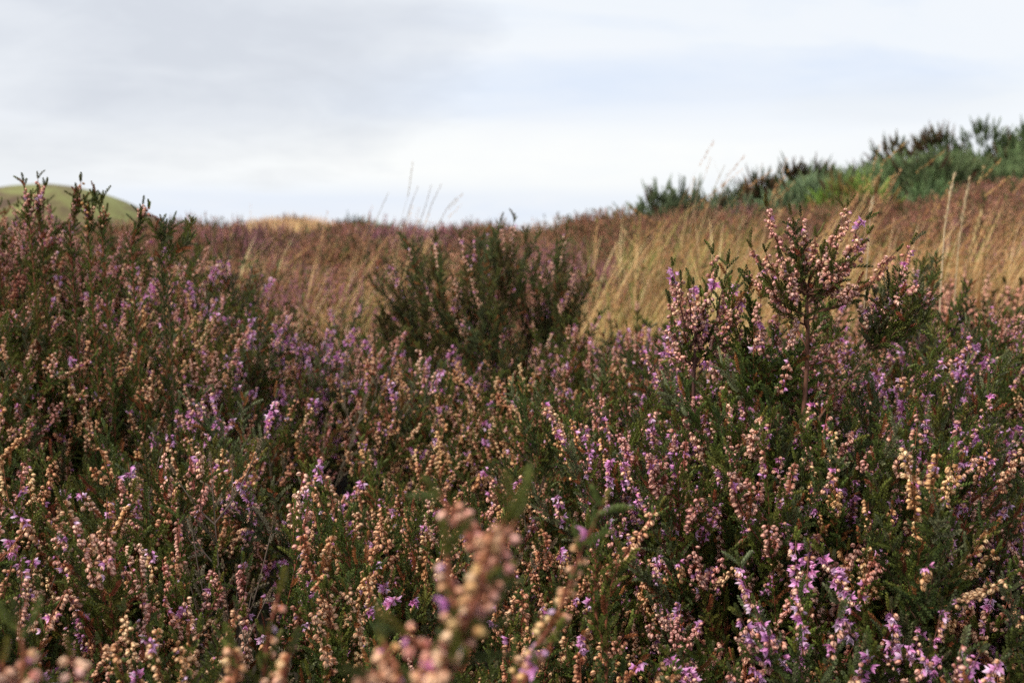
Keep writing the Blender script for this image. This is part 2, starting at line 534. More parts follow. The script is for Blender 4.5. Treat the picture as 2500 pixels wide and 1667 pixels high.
def ground(x, y):
    near = .11 + .285 * gauss(x, y, -.90, 1.75, .46, .55) + .045 * gauss(x, y, -.30, .62, .22, .2) + .075 * gauss(x, y, .62, 1.45, .38, .42) + .03 * gauss(x, y, -.1, 2.1, .3, .3)
    crest = np.interp(x, [-5, -2.5, -.6, 0, .35, 1.05, 2.0, 2.8, 4.0, 6], [.40, .40, .37, .40, .44, .485, .485, .53, .58, .65])
    mid = .10 + (crest - .10) * .34
    far = np.interp(x, [-6, -1, .3, 1.2, 2, 2.8, 4.1, 7], [.33, .33, .38, .42, .47, .52, .58, .72])
    z = near * (1 - sstep(2.4, 4.4, y)) + mid * sstep(2.4, 4.4, y)
    z = z * (1 - sstep(4.4, 6.8, y)) + crest * sstep(4.4, 6.8, y)
    z = z * (1 - sstep(7.2, 10.5, y)) + far * sstep(7.2, 10.5, y)
    z = z + .15 * gauss(x, y, -2.7, 13.5, 1.9, 2.4)
    z = z * (1 - sstep(17, 40, y))
    z = z * (1 - sstep(9, 30, np.abs(x))) + .0 
    z = z * (1 - sstep(1.0, 6.0, -y))
    return float(z) + .018 * fbm(x, y, 2.3, 3.1) * float(1 - sstep(30, 60, abs(y) + abs(x)))

def sp_axis(lo, hi, fine0, fine1, step):
    a = list(np.arange(fine0, fine1 + 1e-6, step))
    s, x = step, a[-1]
    while x < hi:
        s *= 1.22; x += s; a.append(x)
    s, x = step, a[0]
    while x > lo:
        s *= 1.22; x -= s; a.insert(0, x)
    return a

def structure(name, me):
    o = bpy.data.objects.new(name, me); col.objects.link(o); o['kind'] = 'structure'
    return o

xs, ys = sp_axis(-4000, 4000, -6, 7, .16), sp_axis(-3000, 6000, -1, 13, .16)
V = [(x, y, ground(x, y)) for y in ys for x in xs]
nx = len(xs)
F = [(j * nx + i, j * nx + i + 1, (j + 1) * nx + i + 1, (j + 1) * nx + i) for j in range(len(ys) - 1) for i in range(nx - 1)]
gm = bpy.data.meshes.new('ground'); gm.from_pydata(V, [], F); gm.update()
gm.polygons.foreach_set('use_smooth', [True] * len(F))
m = bpy.data.materials.new('peat_and_litter'); m.use_nodes = True
nt = m.node_tree; b = nt.nodes['Principled BSDF']
t = N(nt, 'ShaderNodeTexCoord')
n1 = noise_tex(nt, t.outputs['Object'], 2.2, 6, .6); n2 = noise_tex(nt, t.outputs['Object'], 60, 5, .65)
c1 = ramp(nt, n1, [(.35, (.022, .014, .010)), (.55, (.045, .034, .018)), (.7, (.06, .045, .026))])
c2 = ramp(nt, n2, [(.3, .45), (.7, 1.35)])
link(nt, mix_col(nt, 1.0, c1, c2, 'MULTIPLY'), b.inputs['Base Color'])
b.inputs['Roughness'].default_value = .95
bp = N(nt, 'ShaderNodeBump'); bp.inputs['Strength'].default_value = .8; bp.inputs['Distance'].default_value = .01
link(nt, n2, bp.inputs['Height']); link(nt, bp.outputs[0], b.inputs['Normal'])
gm.materials.append(m)
structure('ground', gm)

# far hill beyond the moor, at the left
HD = 520.0
hx = (120 - 1250) / FPX * HD; Hh = (565 - 449) / FPX * HD + CAMZ
V, F = [], []
nu, nv = 90, 60
for j in range(nv + 1):
    for i in range(nu + 1):
        x = hx - 75 + 135 * i / nu; y = HD - 60 + 140 * j / nv
        dx = (x - hx); wx = 57.0 if dx > 0 else 66.0
        dy = (y - HD) / 60
        q = math.sqrt((dx / wx) ** 2 + dy ** 2)
        h = Hh * max(0.0, math.cos(min(q, 1.0) * math.pi / 2)) ** .80 + (.5 * fbm(x, y, .05, 5) + .12 * fbm(x, y, .4, 2)) * (1 - min(q, 1) ** 2)
        V.append((x, y, h - 0.4))
for j in range(nv):
    for i in range(nu):
        a = j * (nu + 1) + i
        F.append((a, a + 1, a + nu + 2, a + nu + 1))
hm = bpy.data.meshes.new('hill'); hm.from_pydata(V, [], F); hm.update()
hm.polygons.foreach_set('use_smooth', [True] * len(F))
m = bpy.data.materials.new('hill_grass'); m.use_nodes = True
nt = m.node_tree; b = nt.nodes['Principled BSDF']
t = N(nt, 'ShaderNodeTexCoord')
n1 = noise_tex(nt, t.outputs['Object'], .05, 6, .6, .5); n2 = noise_tex(nt, t.outputs['Object'], .8, 6, .7)
c1 = ramp(nt, n1, [(.40, (.085, .052, .030)), (.47, (.14, .12, .044)), (.58, (.17, .18, .055)), (.7, (.23, .22, .09))])
c2 = ramp(nt, n2, [(.3, .7), (.7, 1.25)])
link(nt, mix_col(nt, 1.0, c1, c2, 'MULTIPLY'), b.inputs['Base Color'])
b.inputs['Roughness'].default_value = .95
hm.materials.append(m)
structure('hill', hm)

# ------------------------------------------------------------------ helpers for objects
def P(px, py, d):
    """a point at pixel (px, py) of the 2500-wide photograph, d metres ahead"""
    u, v = (px - 1250) / FPX, (833.5 - py) / FPX
    c, s = math.cos(PITCH), math.sin(PITCH)
    return np.array((u * d, d * (c + v * s), CAMZ + d * (-s + v * c)))

def tag(o, label=None, cat=None, group=None, kind=None):
    if label: o['label'] = label
    if cat: o['category'] = cat
    if group: o['group'] = group
    if kind: o['kind'] = kind
    return o

def empty(name, loc):
    o = bpy.data.objects.new(name, None)
    o.empty_display_size = .02
    o.location = loc; col.objects.link(o)
    return o

def obj(name, me, parent=None, kind=None):
    o = bpy.data.objects.new(name, me); col.objects.link(o)
    if parent is not None: o.parent = parent
    if kind: o['kind'] = kind
    return o

def copy_tree(o, parent=None):
    c = o.copy(); col.objects.link(c); c.parent = parent
    for ch in list(o.children):
        copy_tree(ch, c)
    return c

def scatter(name, sources, pts, rots, scls, idx):
    """ONE object of uncountable growth: copies of the source meshes on a cloud of points"""
    me = bpy.data.meshes.new(name)
    n = len(pts)
    me.vertices.add(n)
    me.vertices.foreach_set('co', np.asarray(pts, np.float32).ravel())
    a = me.attributes.new('turn', 'FLOAT_VECTOR', 'POINT'); a.data.foreach_set('vector', np.asarray(rots, np.float32).ravel())
    a = me.attributes.new('size', 'FLOAT_VECTOR', 'POINT'); a.data.foreach_set('vector', np.asarray(scls, np.float32).ravel())
    a = me.attributes.new('pick', 'INT', 'POINT'); a.data.foreach_set('value', np.asarray(idx, np.int32))
    o = bpy.data.objects.new(name, me); col.objects.link(o)
    cl = bpy.data.collections.new(name + '_kinds')
    for i, sm in enumerate(sources):
        so = bpy.data.objects.new('%s_kind_%02d' % (name, i), sm); cl.objects.link(so)
    ng = bpy.data.node_groups.new(name + '_growth', 'GeometryNodeTree')
    ng.interface.new_socket('Geometry', in_out='INPUT', socket_type='NodeSocketGeometry')
    ng.interface.new_socket('Geometry', in_out='OUTPUT', socket_type='NodeSocketGeometry')
    gi, go = N(ng, 'NodeGroupInput'), N(ng, 'NodeGroupOutput')
    iop = N(ng, 'GeometryNodeInstanceOnPoints')
    ci = N(ng, 'GeometryNodeCollectionInfo')
    ci.inputs['Collection'].default_value = cl
    ci.inputs['Separate Children'].default_value = True
    ci.inputs['Reset Children'].default_value = True
    def attr(nm, ty):
        q = N(ng, 'GeometryNodeInputNamedAttribute', data_type=ty); q.inputs['Name'].default_value = nm
        return q.outputs['Attribute']
    link(ng, gi.outputs[0], iop.inputs['Points'])
    link(ng, ci.outputs[0], iop.inputs['Instance'])
    iop.inputs['Pick Instance'].default_value = True
    link(ng, attr('pick', 'INT'), iop.inputs['Instance Index'])
    e2r = N(ng, 'FunctionNodeEulerToRotation')
    link(ng, attr('turn', 'FLOAT_VECTOR'), e2r.inputs[0]); link(ng, e2r.outputs[0], iop.inputs['Rotation'])
    link(ng, attr('size', 'FLOAT_VECTOR'), iop.inputs['Scale'])
    link(ng, iop.outputs[0], go.inputs[0])
    md = o.modifiers.new('growth', 'NODES'); md.node_group = ng
    o['kind'] = 'stuff'
    return o

# ------------------------------------------------------------------ sprig kinds
KINDS = []    # (style, Sprig)
def add_kinds(style, n, seed, **kw):
    for i in range(n):
        KINDS.append((style, random_sprig(style, seed + i, **kw)))
add_kinds('tan', 7, 100, rlen=(.03, .075), nb=(8, 13))
add_kinds('pink', 6, 200, rlen=(.03, .07))
add_kinds('lav', 4, 300)
add_kinds('green', 4, 400)
add_kinds('rusty', 1, 500)
add_kinds('bare', 2, 520)
KMESH = [merged_mesh(s, 'heather_sprig_%s' % st) for st, s in KINDS]
BY = {}
for i, (st, s) in enumerate(KINDS):
    BY.setdefault(st, []).append(i)

def pick_style(x, y):
    """what grows where: lilac bloom mostly at the right and in one patch left of centre, tan bells at the left, green hollows"""
    n = fbm(x, y, 2.6, 11.0); g = fbm(x, y, 3.2, 23.0); r = RNG.random()
    lavp = .02 + .66 * float(sstep(.05, .38, x)) * float(1 - sstep(1.5, 2.2, y)) + .65 * float(gauss(x, y, -.40, 1.8, .20, .24)) + (.08 if n > .3 else 0)
    greenp = .11 + (.28 if x < .12 else .12) * (g > .16) + .25 * float(gauss(x, y, -.12, .85, .16, .16))
    if r < lavp: return 'lav'
    r = RNG.random()
    if r < greenp: return 'green'
    if r < greenp + .02: return 'rusty'
    if r < greenp + .08: return 'bare'
    pinkp = .25 + .4 * float(sstep(-.1, .4, x)) + .35 * float(sstep(1.4, 2.2, y))
    return 'pink' if RNG.random() < pinkp else 'tan'

# carpet points
def canopy_scale(x, y):
    return .92 + .22 * fbm(x, y, 2.4, 7.7) + .10 * fbm(x, y, 7.0, 1.3)

cp = []
DENS = 410
for _ in range(int(DENS * 6.2 * 3.2)):
    x, y = RNG.uniform(-3.1, 3.1), RNG.uniform(.12, 3.35)
    if abs(x) > .5 * y + .75: continue
    if math.hypot(x, y) < .50: continue
    if y > 2.9 + .3 * fbm(x, y, 1.5, 9) : continue
    if fbm(x, y, 5.0, 31.0) > .42: continue            # hollows between plants
    if gauss(x, y, -.84, 1.72, .36, .48) > .6: continue  # the tall bush stands here
    if gauss(x, y, -.09, 2.12, .19, .19) > .4: continue
    if .34 < x < .62 and 2.3 < y: continue              # gap where the grass comes through
    cp.append((x, y))
cp = np.array(cp)
names, labels_done = {}, {}

def protos_for(style_idx):
    """the first individual of each kind: an Empty with stem, leaves and flower spikes"""
    st, s = KINDS[style_idx]
    root = bpy.data.objects.new('heather_sprig', None); root.empty_display_size = .02
    col.objects.link(root)
    obj('stem', s.stem.mesh('stem', [M_BARK]), root)
    obj('leaves', s.leaves.mesh('leaves', [M_LEAF]), root, 'stuff')
    for sp in s.spikes:
        a = s.spike_acc(sp)
        if a.n: obj('flower_spike', a.mesh('flower_spike', [M_BELL, M_PETAL]), root, 'stuff')
    return root

picks, rot, scl, pos, sty = [], [], [], [], []
for x, y in cp:
    st = pick_style(x, y)
    picks.append(int(RNG.choice(BY[st]))); sty.append(st)
    k = canopy_scale(x, y) * RNG.uniform(.90, 1.12) * (1.0 if st != 'green' else .92)
    low = float(sstep(.35, .75, y))
    kz = k * (.78 + .22 * low)
    scl.append((min(k, 1.05), min(k, 1.05), kz))
    rot.append((RNG.normal(0, .24), RNG.normal(0, .24), RNG.uniform(0, 6.28)))
    pos.append((x, y, ground(x, y) - .01))
picks, rot, scl, pos = map(np.array, (picks, rot, scl, pos))

# the 300 that show largest are things of their own
vis = (np.abs(pos[:, 0]) < .445 * pos[:, 1]) & (pos[:, 1] > .62)
order = np.argsort(np.where(vis, pos[:, 1], 99))[:300]
chosen = set(int(i) for i in order if vis[i])

LOOK = {'tan': 'tan belled heather sprig', 'pink': 'pink belled heather sprig', 'lav': 'lilac flowering heather sprig',
        'green': 'leafy green heather sprig', 'rusty': 'rust brown heather sprig', 'bare': 'bare grey heather sprig'}
def where_words(i):
    x, y = pos[i][0], pos[i][1]
    px = 1250 + FPX * x / y
    if px < 350: a = 'at the left edge'
    elif px < 620: a = 'left of the slender upright sprig'
    elif px < 950: a = 'beside the slender upright sprig'
    elif px < 1250: a = 'near the big forked sprig'
    elif px < 1500: a = 'beside the leaning dark tipped sprig'
    elif px < 1800: a = 'below the bushy shoot fan'
    elif px < 2100: a = 'below the candelabra heather'
    else: a = 'near the right edge'
    e = Matrix.Rotation(rot[i][2], 3, 'Z') @ Matrix.Rotation(rot[i][1], 3, 'Y') @ Matrix.Rotation(rot[i][0], 3, 'X') @ Vector((0, 0, 1))
    lean = 'leaning left' if e.x < -.13 else 'leaning right' if e.x > .13 else 'upright'
    size = 'tall' if scl[i][2] > .97 else 'short' if scl[i][2] < .84 else 'middling'
    return size, lean, a, 'lowest row' if y < .85 else 'middle row' if y < 1.0 else 'upper row'
PROTO = {}
for i in sorted(chosen):
    k = int(picks[i])
    if k not in PROTO:
        PROTO[k] = protos_for(k); o = PROTO[k]
    else:
        o = copy_tree(PROTO[k])
    o.location = pos[i]; o.rotation_euler = rot[i]; o.scale = scl[i]
    size, lean, ww, row = where_words(i)
    lab = '%s %s, %s, %s, %s' % (size, LOOK[sty[i]], lean, ww, row)
    tag(o, lab, 'heather', lab)
rest = np.array([i for i in range(len(pos)) if i not in chosen])
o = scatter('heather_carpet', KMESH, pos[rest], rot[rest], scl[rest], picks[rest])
tag(o, 'dense low heather carpet of green shoots, tan bells and lilac flowers', 'heather')

# ------------------------------------------------------------------ bushes (things with branches)
def bush(name, label, places, kinds, sc=(.95, 1.15)):
    """places: (x, y, z, tilt vector, scale)"""
    bx = np.mean([p[0] for p in places]); by = np.mean([p[1] for p in places])
    base = np.array((bx, by, ground(bx, by)))
    root = empty(name, base); tag(root, label, 'bush')
    for (x, y, z, tilt, s) in places:
        me = kinds[int(RNG.integers(len(kinds)))]
        o = obj('branch', me, root)
        q = Vector(tilt).to_track_quat('Z', 'Y') @ Matrix.Rotation(RNG.uniform(0, 6.28), 3, 'Z').to_quaternion()
        o.location = Vector((x, y, z)) - Vector(base); o.rotation_mode = 'QUATERNION'; o.rotation_quaternion = q; o.scale = (s, s, s)
    return root

# tall bush swelling up at the left
tallk = [merged_mesh(random_sprig(st, 700 + i, H=.36, nb=(7, 11), blen=(.06, .13), rlen=(.035, .08)), 'branch') for i, st in enumerate(['tan', 'pink', 'tan', 'pink', 'pink', 'tan', 'green', 'pink'])]
pl = []
for _ in range(680):
    x, y = RNG.uniform(-1.5, -.42), RNG.uniform(1.05, 2.4)
    w = gauss(x, y, -.84, 1.72, .36, .48)
    if w < .30: continue
    tx = np.array(((x + .84) * .5, (y - 1.72) * .35, 1.0)) + RNG.normal(0, .12, 3)
    pl.append((x, y, ground(x, y) - .03, tuple(unit(tx)), RNG.uniform(.76, .98)))
bush('tall_heather_bush', 'tall rounded heather bush full of tan bells rising in front of the green hill', pl, tallk)

# dark bush in the middle distance
dk = [merged_mesh(random_sprig('dark', 800 + i, H=.44, nb=(11, 16), blen=(.05, .12), spread=(.45, 1.1)), 'branch') for i in range(4)]
dp = [merged_mesh(random_sprig('pink', 820 + i, H=.40, nb=(8, 11), blen=(.07, .13), spread=(.35, .7)), 'branch') for i in range(2)]
def fan(cx, cy, rad, n, s0, s1, spread, zoff=0.0):
    out = []
    RNG = np.random.default_rng(int(abs(cx * 977 + cy * 131 + n * 7)) + 3)
    for _ in range(n):
        a, r = RNG.uniform(0, 6.28), rad * math.sqrt(RNG.random())
        x, y = cx + r * math.cos(a), cy + r * math.sin(a) * .8
        t = unit((math.cos(a) * spread * r / rad, math.sin(a) * spread * r / rad, 1))
        out.append((x, y, ground(x, y) + zoff, tuple(t), RNG.uniform(s0, s1)))
    return out
bush('dark_heather_bush', 'dark green heather bush with bare shoot tips standing against the sky', fan(-.035, 2.12, .09, 17, .98, 1.22, .20) + fan(.02, 2.02, .12, 10, .60, .80, .3), dk + dp[:1])
bush('pink_heather_bush', 'low dusty pink heather in front of the dark bush', fan(-.03, 1.92, .14, 16, .62, .82, .35), dp)
bush('dark_heather_bush', 'smaller dark green heather bush left of the bush against the sky', fan(-.215, 2.15, .035, 6, .82, 1.0, .15), dk)
bush('pink_heather_bush', 'heather bush with dusty pink bells leaning right beside the dark bush', fan(.09, 1.98, .10, 16, .72, .95, .5), dp + dk[:2])
mk = [merged_mesh(random_sprig(st, 840 + i, H=.42, nb=(10, 14), blen=(.06, .12)), 'branch') for i, st in enumerate(['pink', 'tan', 'pink', 'green', 'lav'])]
bush('pink_heather_bush', 'tall mixed heather standing round the foot of the candelabra plant', fan(.27, 1.14, .13, 20, .80, 1.02, .2), mk)
bush('pink_heather_bush', 'heather bush below the fan of shoots left of the candelabra plant', fan(.15, 1.12, .07, 10, .76, .95, .2), mk)
bush('low_heather_bush', 'low heather bush hiding the foot of the candelabra stem', fan(.255, .95, .08, 18, .86, 1.0, .15), mk)
bush('low_heather_bush', 'low heather bush before the stem of the bushy shoot fan', fan(.165, .96, .05, 12, .84, .99, .10), mk)
bush('right_heather_bush', 'rounded heather bush with pink and lilac bloom in front of the thick straw stalk', fan(.58, 1.45, .17, 24, .80, 1.0, .3), mk)

# ------------------------------------------------------------------ hand-placed sprigs (each bell a part)
BELLS = {}
def bell_mesh(color):
    k = tuple(np.round(np.asarray(color) * 12).astype(int))
    if k not in BELLS:
        a = Acc(); a.inst(T_BELL, [np.eye(3)], [np.zeros(3)], [np.array(k) / 12 + .0], 0)
        BELLS[k] = a.mesh('seed_bell', [M_BELL])
    return BELLS[k]
FLW = {}
def flower_mesh(q, color):
    k = (q,) + tuple(np.round(np.asarray(color) * 12).astype(int))
    if k not in FLW:
        a = Acc(); a.inst(T_FLOWER[q], [np.eye(3)], [np.zeros(3)], [np.array(k[1:]) / 12], 0)
        FLW[k] = a.mesh('flower', [M_PETAL])
    return FLW[k]

def sprig_thing(s, base, name, label, group=None, single=True):
    s.finish()
    root = empty(name, base); tag(root, label, 'heather', group)
    b = np.array(base)
    def shift(acc):
        acc.v = [v - b for v in acc.v]
        return acc
    obj('stem', shift(s.stem).mesh('stem', [M_BARK]), root)
    if s.leaves.n: obj('leaves', shift(s.leaves).mesh('leaves', [M_LEAF]), root, 'stuff')
    for sp in s.spikes:
        if not single:
            a = s.spike_acc(sp)
            if a.n: obj('flower_spike', shift(a).mesh('flower_spike', [M_BELL, M_PETAL]), root, 'stuff')
            continue
        if not sp['bells'] and not sp['flowers']: continue
        allp = [x[1] for x in sp['bells']] + [x[1] for x in sp['flowers']]
        e = bpy.data.objects.new('flower_spike', None); e.empty_display_size = .01
        col.objects.link(e); e.parent = root; e.location = allp[0] - b
        for x in sp['bells']:
            o = obj('seed_bell', bell_mesh(x[2]), e)
            o.matrix_local = Matrix.Translation(Vector(x[1] - allp[0])) @ Matrix(x[0].tolist()).to_4x4()
        for x in sp['flowers']:
            o = obj('flower', flower_mesh(x[3], x[2]), e)
            o.matrix_local = Matrix.Translation(Vector(x[1] - allp[0])) @ Matrix(x[0].tolist()).to_4x4()
    return root

def bez(p0, p1, sag=0.0, n=7, wob=.0015, rng=RNG, up=.25):
    """curved stem from p0 to p1, leaving more sideways and turning up"""
    p0, p1 = np.array(p0), np.array(p1); L = np.linalg.norm(p1 - p0)
    side = np.array((p1[0] - p0[0], p1[1] - p0[1], 0)) * .5
    c = (p0 + p1) / 2 + side * .35 - np.array((0, 0, 1)) * L * up * .5
    t = np.linspace(0, 1, n + 1)[:, None]
    pts = (1 - t) ** 2 * p0 + 2 * t * (1 - t) * c + t ** 2 * p1
    pts[1:-1] += rng.normal(0, wob, (n - 1, 3))
    return pts

def to_ground(p, dx=0.0, dy=0.0):
    x, y = p[0] + dx, p[1] + dy
    return np.array((x, y, ground(x, y) - .01))

# 1. the tall candelabra plant at the right
rg = np.random.default_rng(41)
s = Sprig('pink', rg); s.st = dict(STYLES['pink'], lav=.03, dens=1.15, stem=(.13, .055, .035))
D = .98
hub = P(1968, 715, D); base = to_ground(P(1962, 1180, D), 0, .01)
mid = P(1970, 900, D)
s.path([base, P(1960, 1150, D), P(1962, 1000, D), mid, P(1972, 800, D), hub], 2.3e-3, 1.5e-3, None, (.55, .8), leafgap=14e-3, tip=False)
tips = [((1872, 500), .60, 0), ((1930, 520), .45, .01), ((1954, 522), .62, -.02), ((1990, 573), .5, .015), ((2068, 500), .6, .01), ((2118, 530), .62, -.02), ((2120, 568), .5, .02),
        ((2086, 632), .45, .0), ((2192, 609), .42, -.015), ((2100, 690), .5, -.03), ((1832, 600), .55, .02), ((1868, 612), .6, -.02), ((1855, 655), .4, .03), ((1905, 625), .4, -.03),
        ((1940, 600), .5, .03), ((2010, 610), .5, -.03), ((2020, 640), .5, .04), ((2040, 570), .5, -.01), ((1900, 700), .5, .04), ((2050, 690), .5, .03), ((1880, 690), .45, -.045), ((2030, 660), .4, -.05),
        ((1960, 640), .4, .045), ((1925, 660), .4, -.05)]
for (q, rf, dz) in tips:
    tip = P(q[0], q[1], D + dz)
    st0 = hub + (mid - hub) * rg.uniform(0, .12 + max(0, q[1] - 540) / 260)
    pts = bez(st0, tip, up=.28, rng=rg)
    s.path(pts, 1.0e-3, .32e-3, (1 - rf * .95, .96), (.22, 1.0), leaflen=.7, leafgap=4.6e-3, bells=1.15, lavtop=q in ((2118, 530),))
    if rg.random() < .7:
        j = int(rg.integers(2, 4)); B = basis(unit(pts[j + 1] - pts[j]), rg.uniform(0, 6.28))
        s.path(curve_pts(rg, pts[j], B[:, 2] * .8 + B[:, 0] * .5, rg.uniform(.02, .045), .5, 5, .1), .5e-3, .3e-3, (.4, .95) if rg.random() < .6 else None, (.05, 1))
sprig_thing(s, base, 'candelabra_heather', 'tall bare-stemmed heather plant branching like a candelabra with pink bells at the top')

# lower bushy side branches of the candelabra plant
s = Sprig('pink', rg); s.st = dict(STYLES['pink'], lav=.10, dens=1.0, racemes=.6)
D = 1.03
b2 = to_ground(P(1850, 1180, D))
s.path([b2, P(1855, 1080, D), P(1865, 950, D)], 1.8e-3, 1.2e-3, None, (.8, .9), tip=False)
for q in [(1790, 760), (1830, 740), (1860, 720), (1900, 760), (1760, 830), (1930, 800), (1740, 880), (1880, 820), (1820, 820), (1990, 800), (2020, 760), (2040, 820), (1950, 760), (1800, 900), (2000, 880),
          (1780, 700), (1830, 690), (1720, 780), (1710, 870), (2070, 780), (2090, 850), (2110, 900), (1930, 880), (1990, 930), (2050, 920), (1900, 930), (1950, 850), (1840, 780), (2040, 720), (1870, 900)]:
    D2 = D + rg.uniform(-.08, .05)
    s.path(bez(P(1860 + rg.uniform(-8, 8), 960 + rg.uniform(-60, 60), D), P(*q, D2), up=.3, rng=rg), .8e-3, .32e-3, (rg.uniform(.45, .7), .96) if rg.random() < .75 else None, (.15, 1))
sprig_thing(s, b2, 'bushy_heather', 'bushy heather plant with pink bells filling the space round the candelabra stem', single=False)

# 2. the bushy sprig left of it
rg = np.random.default_rng(42)
s = Sprig('pink', rg); s.st = dict(STYLES['pink'], lav=.07, dens=1.2, stem=(.11, .055, .04))
D = 1.02
hub = P(1698, 815, D); b3 = to_ground(P(1690, 1150, D))
s.path([b3, P(1692, 1050, D), P(1694, 920, D), hub], 2.1e-3, 1.3e-3, None, (.5, .9), leafgap=12e-3, tip=False)
for (q, rf) in [((1610, 850), .5), ((1790, 830), .5), ((1760, 800), .6), ((1630, 880), .4), ((1641, 645), .75), ((1662, 678), .7), ((1693, 690), .6), ((1748, 672), .7), ((1741, 612), .35), ((1776, 640), .0), ((1803, 683), .65), ((1635, 735), .5), ((1815, 720), .6),
                ((1660, 745), .7), ((1712, 720), .7), ((1770, 700), .6), ((1790, 745), .4), ((1680, 700), .7), ((1640, 790), .5), ((1730, 740), .7), ((1830, 700), .6)]:
    tip = P(q[0], q[1], D + rg.uniform(-.03, .03))
    pts = bez(hub - np.array((0, 0, rg.uniform(0, .035))) + rg.normal(0, .003, 3), tip, up=.3, rng=rg)
    s.path(pts, .9e-3, .3e-3, (1 - rf, .96) if rf else None, (.2, 1), leaflen=.8, leafgap=4e-3, lavtop=rg.random() < .2)
sprig_thing(s, b3, 'bushy_heather', 'dense fan of pink belled heather shoots left of the candelabra plant')

# 3. leafy arm reaching right over the grass
rg = np.random.default_rng(43)
s = Sprig('green', rg); s.st = dict(STYLES['green'], racemes=.5, dens=1.0, pal=PINK, lav=.12)
D = .97
b4 = to_ground(P(1990, 1150, D), 0, .02)
h1 = P(2130, 845, D); h2 = P(2060, 940, D)
s.path([b4, P(2000, 1020, D), h2, h1], 1.8e-3, 1.1e-3, None, (.5, 1), leafgap=6e-3, tip=False)
for (q, rf) in [((2282, 704), .22), ((2226, 592), .28), ((2245, 690), .18), ((2200, 720), .15), ((2170, 700), .0), ((2135, 715), .4), ((2150, 740), .45), ((2210, 780), .0), ((2265, 770), .0), ((2115, 730), .5), ((2240, 745), .3)]:
    s.path(bez(h1 + rg.normal(0, .003, 3), P(*q, D + rg.uniform(-.02, .02)), up=.22, rng=rg), .9e-3, .35e-3, (1 - rf, .97) if rf else None, (.05, 1), leafgap=2.6e-3)
sprig_thing(s, b4, 'leafy_heather', 'leafy dark green heather arm stretching out over the straw grass')

# 4. blurred sprigs close to the camera
def fore(style, seed, D, base_px, stems, label, lav=None, dens=1.1):
    rg = np.random.default_rng(seed)
    s = Sprig(style, rg); s.st = dict(STYLES[style], dens=dens, pal=TAN if style == 'tan' else TAN + PINK)
    if lav is not None: s.st['lav'] = lav
    bp_ = P(*base_px, D); base = np.array((bp_[0], bp_[1], ground(bp_[0], bp_[1]) - .01))
    s.path([base, base * .5 + bp_ * .5 + np.array((.004, 0, 0)), bp_], 1.6e-3, 1.2e-3, None, (.5, 1), tip=False)
    for (pth, rac, dd, bl) in stems:
        pts = [bp_] + [P(*q, D + dd * (i + 1) / len(pth)) for i, q in enumerate(pth)]
        # resample smoothly
        pts = np.array(pts); t = np.linspace(0, len(pts) - 1, 12)
        pts = np.stack([np.interp(t, range(len(pts)), pts[:, i]) for i in range(3)], axis=1)
        s.path(pts, 1.1e-3, .4e-3, rac, (.05, 1), leaflen=.8, bells=bl)
    sprig_thing(s, base, 'heather_sprig', label, 'heather sprigs right in front of the camera')

fore('pink', 51, .34, (1040, 1690), [
    ([(1125, 1534), (1180, 1440), (1160, 1317), (1068, 1205)], (.12, .95), .03, 1.15),
    ([(1130, 1540), (1190, 1400), (1190, 1320), (1245, 1258)], (.30, .95), -.01, 1.1),
    ([(1150, 1500), (1205, 1410), (1225, 1330), (1268, 1255)], (.35, .95), .02, 1.0),
    ([(1120, 1520), (1100, 1430), (1090, 1340)], (.4, .95), .01, 1.0),
    ([(1100, 1600), (1200, 1480), (1230, 1420)], (.4, .6), .02, .6),
    ([(1060, 1600), (1010, 1560), (985, 1540)], (.2, .95), .0, 1.2),
    ([(1090, 1620), (1120, 1570), (1150, 1545)], (.1, .95), .0, 1.3),
    ([(1000, 1660), (950, 1600), (935, 1560)], (.1, .95), .02, 1.2),
    ([(990, 1680), (920, 1650), (880, 1640)], (.1, .95), -.02, 1.3),
    ([(1060, 1660), (1080, 1630), (1100, 1600)], (.1, .95), -.02, 1.3)],
    'large out of focus heather sprig with pink and tan bells, forked at the top', lav=.05, dens=1.0)
fore('tan', 52, .44, (1255, 1700), [
    ([(1270, 1642), (1300, 1590), (1364, 1498), (1415, 1353), (1476, 1222)], (.12, .85), .03, .95),
    ([(1290, 1650), (1330, 1600), (1350, 1560)], (.2, .95), .0, .9)],
    'leaning out of focus heather sprig with dark leafy tip and two lilac flowers', lav=.12, dens=.7)
fore('tan', 53, .74, (1480, 1600), [
    ([(1465, 1480), (1523, 1353), (1570, 1290), (1608, 1236)], (.50, .97), .02, 1.1),
    ([(1450, 1480), (1455, 1360), (1440, 1290)], None, .0, 1), ([(1480, 1480), (1500, 1400), (1540, 1360)], None, .0, 1)],
    'sharp heather sprig leaning right with a lilac flower at its tip')
fore('tan', 54, .47, (640, 1720), [
    ([(644, 1664), (651, 1560), (668, 1500), (684, 1436)], (.42, .97), .0, .75)],
    'slender upright out of focus sprig with a few pale tan bells', lav=0, dens=.6)
fore('tan', 55, .44, (690, 1760), [
    ([(690, 1680), (700, 1620), (712, 1582)], (.1, .97), .0, 1.2), ([(650, 1720), (660, 1680), (675, 1640)], (.1, .97), .02, 1.2)],
    'short out of focus heather spike at the bottom edge beside the slender sprig', lav=0)
fore('tan', 56, .46, (560, 1760), [
    ([(570, 1680), (580, 1620), (566, 1572)], (.1, .97), .0, 1.1)],
    'short out of focus heather spike topped by one lilac flower', lav=.06)
fore('pink', 57, .38, (170, 1780), [
    ([(175, 1700), (190, 1650), (172, 1590)], (.1, .97), .0, .9)],
    'out of focus lilac flowered spike near the bottom left corner', lav=.14)
